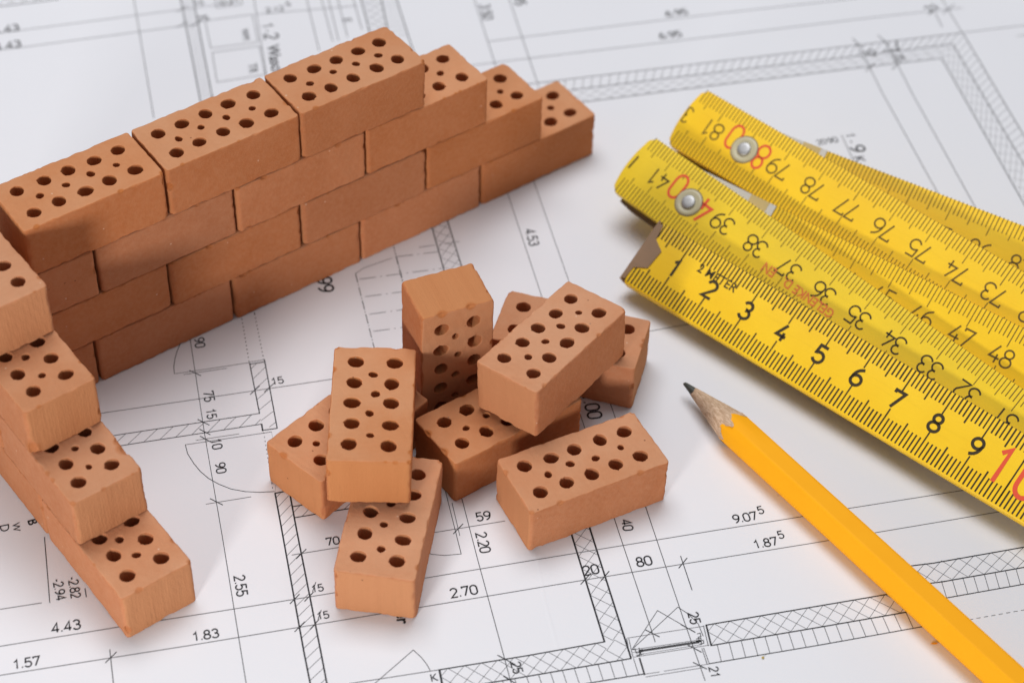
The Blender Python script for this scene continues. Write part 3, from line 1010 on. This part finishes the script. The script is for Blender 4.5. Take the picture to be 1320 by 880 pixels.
class Print:
    """flat print lying 0.004 cm above a slat's face, in the slat's own frame"""
    def __init__(self, z=0.004):
        self.v, self.f, self.z = [], [], z

    def seg(self, a, b, w):
        a, b = Vector(a).to_2d(), Vector(b).to_2d()
        d = b - a
        if d.length < 1e-6:
            return
        d.normalize()
        n = Vector((-d.y, d.x)) * (w / 2)
        i = len(self.v)
        self.v += [(p.x, p.y, self.z) for p in (a - n, b - n, b + n, a + n)]
        self.f.append((i, i + 1, i + 2, i + 3))

    def poly(self, pts, w):
        P = [Vector((x, y)) for x, y in pts]
        L, Rr = [], []
        for i, p in enumerate(P):
            d0 = (P[i] - P[i - 1]).normalized() if i else (P[1] - P[0]).normalized()
            d1 = (P[i + 1] - P[i]).normalized() if i < len(P) - 1 else d0
            t = (d0 + d1)
            t = t.normalized() if t.length > 1e-4 else d0
            n = Vector((-t.y, t.x))
            c = max(0.5, n.dot(Vector((-d0.y, d0.x))))
            L.append(p + n * (w / 2 / c)); Rr.append(p - n * (w / 2 / c))
        i0 = len(self.v)
        for a, b in zip(L, Rr):
            self.v += [(a.x, a.y, self.z), (b.x, b.y, self.z)]
        for i in range(len(P) - 1):
            q = i0 + 2 * i
            self.f.append((q, q + 1, q + 3, q + 2))

    def glyph(self, ch, x, y, h, w, sg=1, wide=0.62, slant=0.0):
        """ch centred at (x, y); sg = -1 turns it upside down"""
        for pl in GLYPH[ch]:
            pts = []
            for gx, gy in pl:
                dx, dy = (gx - 0.27) * wide / 0.54 * h, (gy - 0.5) * h
                dx += slant * dy
                pts.append((x + sg * dx, y + sg * dy))
            self.poly(pts, w)

    def word(self, body, x0, x1, y, sg, bold=0.0, hscale=1.0):
        vs, fs = text_mesh(body, bold)
        a, b = vs[:, 0].min(), vs[:, 0].max()
        k = (x1 - x0) / (b - a)
        i = len(self.v)
        xc = (x0 + x1) / 2
        for v in vs:
            px = (v[0] - (a + b) / 2) * k
            py = v[1] * k * hscale
            self.v.append((xc + sg * px, y + sg * py, self.z))
        self.f.extend(tuple(i + j for j in f) for f in fs)

    def build(self, name, mat, parent):
        me = bpy.data.meshes.new(name)
        me.from_pydata([(a * S, b * S, c * S) for a, b, c in self.v], [], self.f)
        me.update()
        return link(name, me, mat, parent)


def in_outline(u, y, u0, bow):
    t = (y + RIM) / (SW + RIM + RIM_UP)
    return u > u0 - bow * (1 - (2 * t - 1) ** 2) + 0.03


slat_obj = {}


def make_slat(key, u0, u1, bow, mat, tick_w, num_w, num_mat, num_h, skip=(), digit_gap=0.285):
    o, a, n, k, c0, sg = slat_frame(key)
    me = slat_body(u0, u1, bow, 0.075 if key == 'A' else RIM, 0.065 if key == 'A' else 0.022)
    ob = link('slat', me, mat, rule)
    mm = Matrix.Identity(4)
    for i in range(3):
        mm[i][0], mm[i][1], mm[i][2], mm[i][3] = a[i], n[i], k[i], (o[i] - RULE_LOC[i]) * S
    ob.matrix_local = mm
    slat_obj[key] = ob
    rnd = random.Random(ord(key))
    tk = Print(0.004)
    i0, i1 = int(math.floor(u0 * 10 - 2)), int(u1 * 10)
    for i in range(i0, i1):
        u = i / 10.0
        j = i % 10
        lo = 0.58 if j == 0 else (0.50 if j == 5 else 0.385)
        hi = 0.498 if j == 0 else (0.42 if j == 5 else 0.315)
        ww = tick_w * rnd.uniform(0.9, 1.1)
        for y0, y1 in ((-0.01, lo), (SW + 0.01, SW - hi)):
            if in_outline(u, y0, u0, bow):
                tk.seg((u, y0 + (0.028 if y0 > 1 else 0), 0), (u, y1, 0), ww)
    nm = Print(0.005)
    yc = (0.58 + SW - 0.498) / 2 - (0.12 if key == 'E' else 0.0)
    for cu in range(math.ceil(u0), int(u1) + 1):
        val = int(c0 + sg * cu)
        if val in skip or val <= 0:
            continue
        s = str(val)
        for q, ch in enumerate(s):
            off = (q - (len(s) - 1) / 2) * digit_gap
            nm.glyph(ch, cu + sg * off, yc, num_h, num_w, sg)
    return ob, tk, nm


def rivet(parent, u, y):
    def lathe(prof, n=40):
        v, f = [], []
        for r, z in prof:
            for i in range(n):
                t = 2 * math.pi * i / n
                v.append(((u + r * math.cos(t)), (y + r * math.sin(t)), z))
        for j in range(len(prof) - 1):
            for i in range(n):
                b = (i + 1) % n
                f.append((j * n + i, j * n + b, (j + 1) * n + b, (j + 1) * n + i))
        f.append(tuple((len(prof) - 1) * n + i for i in range(n)))
        return mesh_from('rivet', v, f)
    me = lathe([(0.325, 0.0), (0.320, 0.018), (0.300, 0.030), (0.240, 0.030), (0.215, 0.020), (0.172, 0.020)])
    smooth(me); me.set_sharp_from_angle(angle=math.radians(40))
    link('rivet', lathe([(0.345, 0.0), (0.345, 0.0065), (0.30, 0.0065)]), M['dark'], parent)  # dark disc under the washer, painted shadow outline around it
    link('rivet', me, M['washer'], parent)
    me2 = lathe([(0.165, 0.0), (0.165, 0.050), (0.160, 0.062), (0.145, 0.069), (0.07, 0.073), (0.02, 0.074)])
    smooth(me2)
    link('rivet', me2, M['steel'], parent)


def plate(name, parent, pts, z0, z1, mat, bev=0.012):
    bm = bmesh.new()
    top = [bm.verts.new((x, y, z1)) for x, y in pts]
    bot = [bm.verts.new((x, y, z0)) for x, y in pts]
    n = len(pts)
    bm.faces.new(top); bm.faces.new(list(reversed(bot)))
    for i in range(n):
        j = (i + 1) % n
        bm.faces.new((top[j], top[i], bot[i], bot[j]))
    bmesh.ops.recalc_face_normals(bm, faces=bm.faces)
    if bev:
        bmesh.ops.bevel(bm, geom=[e for e in bm.edges if e.verts[0].co.z == z1 and e.verts[1].co.z == z1], offset=bev, segments=2, profile=0.5, affect='EDGES')
    for v in bm.verts:
        v.co *= S
    me = bpy.data.meshes.new(name)
    bm.to_mesh(me); bm.free()
    return link(name, me, mat, parent)


# A: first slat, bold figures 1 to 9 and a red 10, steel end cap
ob, tk, nm = make_slat('A', -0.94, 13.5, 0.0, M['yellow'], 0.036, 0.070, M['mark'], 0.395, skip=tuple(range(10, 16)))
tk.seg((9, 0, 0), (9, SW, 0), 0.034)
tk.word('2 METER', 0.46, 1.52, 1.02, 1, 0.014, 1.05)
tk.build('graduation_marks', M['mark'], ob)
nm.build('figures', M['mark'], ob)
rd = Print(0.006)
for dx, ch in ((-0.33, '1'), (0.33, '0')):
    rd.glyph(ch, 9 + dx, SW / 2 - 0.02, 0.78, 0.10, 1, 0.50, 0.0)
rd.build('red_figures', M['red'], ob)
plate('end_cap', ob, [(-0.955, 0.02), (-0.895, 0.02), (-0.868, 0.353), (-0.566, 0.503), (-0.516, 0.989), (-0.80, 1.171), (-0.85, 1.53), (-0.955, 1.53)], 0.001, 0.022, M['cap'], 0.008)
plate('end_cap', ob, [(-1.005, -0.03), (-0.955, -0.03), (-0.955, 1.58), (-1.005, 1.58)], -0.30, 0.016, M['cap'], 0.010)

# B: 41 to 31 seen upside down, rivet at 40, red maker's line
ob, tk, nm = make_slat('B', -0.78, 13.0, 0.13, M['yellow_worn'], 0.021, 0.039, M['mark_thin'], 0.40, skip=(40,) + tuple(range(42, 45)))
nm.seg((-0.80, 0.62, 0), (-0.775, 0.98, 0), 0.045)
tk.build('graduation_marks', M['mark_thin'], ob)
nm.build('figures', M['mark'], ob)
rd = Print(0.0065)
rd.glyph('0', 0.535, 0.93, 0.60, 0.060, -1, 0.50)
rd.glyph('4', 1.42, 0.80, 0.60, 0.065, -1, 0.55)
rd.build('red_figures', M['red'], ob)
rt = Print(0.0062)
rt.word('GELENKE D.', 4.05, 5.50, 0.64, -1, 0.016, 1.1)
rt.word('EN', 3.46, 3.80, 0.66, -1, 0.012, 1.1)
rt.build('red_lettering', M['red_pale'], ob)
rivet(ob, 1.0, 0.766)
plate('spring_plate', ob, [(-0.58, -0.10), (-0.2, -0.15), (1.6, -0.16), (2.6, -0.11), (3.3, 0.0), (3.3, 1.50), (-0.58, 1.50)], -ST - 0.085, -ST, M['dark'], 0.0)

# C: 40 to 60, reading upright, mostly under B
ob, tk, nm = make_slat('C', -1.70, 12.5, 0.13, M['yellow'], 0.021, 0.039, M['mark_thin'], 0.40, skip=(38, 39, 40))
tk.build('graduation_marks', M['mark_thin'], ob)
nm.build('figures', M['mark_thin'], ob)
plate('hinge_plate', ob, [(-1.58, -0.02), (1.70, -0.02), (1.70, 1.57), (-1.58, 1.57)], 0.007, 0.03, M['plate'])
plate('hinge_plate', ob, [(-1.32, -0.09), (-0.95, -0.09), (-0.95, 0.1), (-1.32, 0.1)], 0.031, 0.036, M['tape'], 0.0)
plate('hinge_plate', ob, [(1.02, 0.9), (1.52, 0.9), (1.52, 1.572), (1.02, 1.572)], 0.031, 0.036, M['tape'], 0.0)

# D: 81 to 73 seen upside down, rivet at 80
ob, tk, nm = make_slat('D', -0.76, 12.5, 0.13, M['yellow'], 0.021, 0.039, M['mark_thin'], 0.40, skip=(80,) + tuple(range(82, 85)))
for pl in GLYPH['3']:
    nm.poly([(-0.80 - (gx - 0.27) * 0.4 + 0.02, 0.81 - (gy - 0.5) * 0.40) for gx, gy in pl if (gx - 0.27) < 0.16], 0.036)
tk.build('graduation_marks', M['mark_thin'], ob)
nm.build('figures', M['mark_thin'], ob)
rd = Print(0.0065)
rd.glyph('0', 0.60, 0.93, 0.60, 0.055, -1, 0.50)
rd.glyph('8', 1.46, 0.83, 0.60, 0.055, -1, 0.50)
rd.build('red_figures', M['red'], ob)
rivet(ob, 1.0, 0.784)
plate('spring_plate', ob, [(-0.58, -0.10), (-0.2, -0.15), (1.6, -0.16), (2.6, -0.11), (3.3, 0.0), (3.3, 1.50), (-0.58, 1.50)], -ST - 0.085, -ST, M['dark'], 0.0)

# E: 80 to 100, reading upright, under D
ob, tk, nm = make_slat('E', -1.60, 12.0, 0.13, M['yellow'], 0.021, 0.039, M['mark_thin'], 0.40, skip=(79, 80))
tk.build('graduation_marks', M['mark_thin'], ob)
nm.build('figures', M['mark_thin'], ob)
plate('hinge_plate', ob, [(-1.50, -0.02), (1.74, -0.02), (1.74, 1.57), (-1.50, 1.57)], 0.007, 0.03, M['plate'])
plate('hinge_plate', ob, [(1.12, 0.9), (1.58, 0.9), (1.58, 1.572), (1.12, 1.572)], 0.031, 0.036, M['tape'], 0.0)


# F: one more slat flat on the paper under the fan
ob, tk, nm = make_slat('F', -0.76, 9.0, 0.13, M['yellow'], 0.021, 0.039, M['mark_thin'], 0.40, skip=(120,))
tk.build('graduation_marks', M['mark_thin'], ob)
nm.build('figures', M['mark_thin'], ob)

# ------------------------------------------------------------------ pencil
PA, AF = -1.5439, 0.7323
pencil = empty('pencil', (-3.26335, -8.00003, 0))
tag(pencil, 'sharpened orange yellow hexagonal pencil lying diagonally on the plan', 'pencil')
pencil.rotation_euler = (0, 0, PA)


def pencil_parts():
    RC = AF / math.sqrt(3)                    # corner radius
    RI = AF / 2
    tip_x, slope = -0.66, None
    x_flat = 1.06                             # where the paint starts on the flats
    slope = RI / (x_flat - tip_x)
    rnd = random.Random(9)
    N = 96
    ang = [2 * math.pi * i / N for i in range(N)]

    def hexr(a):
        # flats at top and bottom (corners at 0, 60, ...); slightly rounded corners
        t = (a + math.pi / 6) % (math.pi / 3) - math.pi / 6
        t2 = math.pi / 6 - abs(t)
        return min(RI / math.cos(t2), RC * 0.975)
    start = [tip_x + hexr(a) / slope + 0.02 * math.sin(7 * a) + rnd.uniform(-.012, .012) for a in ang]
    xs_end = 16.0
    v, f = [], []
    rings = [lambda i: start[i] - 0.0, lambda i: start[i] + 0.02, lambda i: 2.2, lambda i: 6.0, lambda i: 11.0, lambda i: xs_end]
    for j, rg in enumerate(rings):
        for i, a in enumerate(ang):
            r = hexr(a) * (0.985 if j == 0 else 1.0)
            v.append((rg(i), r * math.cos(a), RI + r * math.sin(a)))
    for j in range(len(rings) - 1):
        for i in range(N):
            b = (i + 1) % N
            f.append((j * N + i, (j + 1) * N + i, (j + 1) * N + b, j * N + b))
    f.append(tuple((len(rings) - 1) * N + i for i in range(N)))
    me = mesh_from('barrel', v, f); smooth(me)
    link('barrel', me, M['paint'], pencil)
    # wooden cone
    v, f = [], []
    st = [0.0, 0.12, 0.3, 0.5, 0.7, 0.9, 1.0]
    x_lead = -0.13
    for t in st:
        for i, a in enumerate(ang):
            xe = start[i] + 0.03
            x = x_lead + 0.025 * math.sin(3 * a + 1) + (xe - x_lead) * t
            r = max(0.02, (x - tip_x) * slope) * (1 + 0.012 * math.sin(11 * a + 9 * t)) - 0.004
            v.append((x, r * math.cos(a), RI + r * math.sin(a)))
    for j in range(len(st) - 1):
        for i in range(N):
            b = (i + 1) % N
            f.append((j * N + i, (j + 1) * N + i, (j + 1) * N + b, j * N + b))
    me = mesh_from('sharpened_wood', v, f); smooth(me)
    link('sharpened_wood', me, M['wood'], pencil)
    # graphite point with a worn, blunt tip
    v, f = [], []
    prof = [(-0.485, 0.004), (-0.482, 0.022), (-0.47, 0.036), (-0.445, 0.046), (-0.30, 0.072), (-0.10, 0.112), (0.05, 0.12)]
    n = 40
    for x, r in prof:
        for i in range(n):
            t = 2 * math.pi * i / n
            v.append((x + (0.012 * math.sin(t) if x < -0.44 else 0), r * math.cos(t), RI + r * math.sin(t)))
    for j in range(len(prof) - 1):
        for i in range(n):
            b = (i + 1) % n
            f.append((j * n + i, (j + 1) * n + i, (j + 1) * n + b, j * n + b))
    f.append(tuple(range(n)))
    me = mesh_from('graphite_point', v, f); smooth(me)
    link('graphite_point', me, M['lead'], pencil)


pencil_parts()


# ------------------------------------------------------------------ crumbs on the sheet
def crumb(name, px, py, size, mat, label, cat, seed, yaw):
    bm = bmesh.new()
    bmesh.ops.create_icosphere(bm, subdivisions=2, radius=1.0)
    for v in bm.verts:
        q = 1 + 0.35 * noise.noise(v.co * 1.7 + Vector((seed, seed * 2, 0)))
        v.co = Vector((v.co.x * size[0] * q, v.co.y * size[1] * q, (v.co.z * size[2]) * q)) * S
    lo = min(v.co.z for v in bm.verts)
    for v in bm.verts:
        v.co.z -= lo
    me = bpy.data.meshes.new(name)
    bm.to_mesh(me); bm.free()
    o = link(name, me, mat)
    p = at(px, py)
    o.location = (p.x * S, p.y * S, 0.00006)
    o.rotation_euler = (0, 0, yaw)
    tag(o, label, cat)


crumb('paint_flake', 1204, 829.5, (0.075, 0.022, 0.012), M['crumb'], 'tiny orange paint flake on the paper just left of the pencil', 'flake', 3, -0.62)
crumb('dust_speck', 983.5, 847.5, (0.032, 0.024, 0.014), M['speck'], 'tiny ochre speck of dust below the hatched plan wall', 'speck', 7, 0.2)
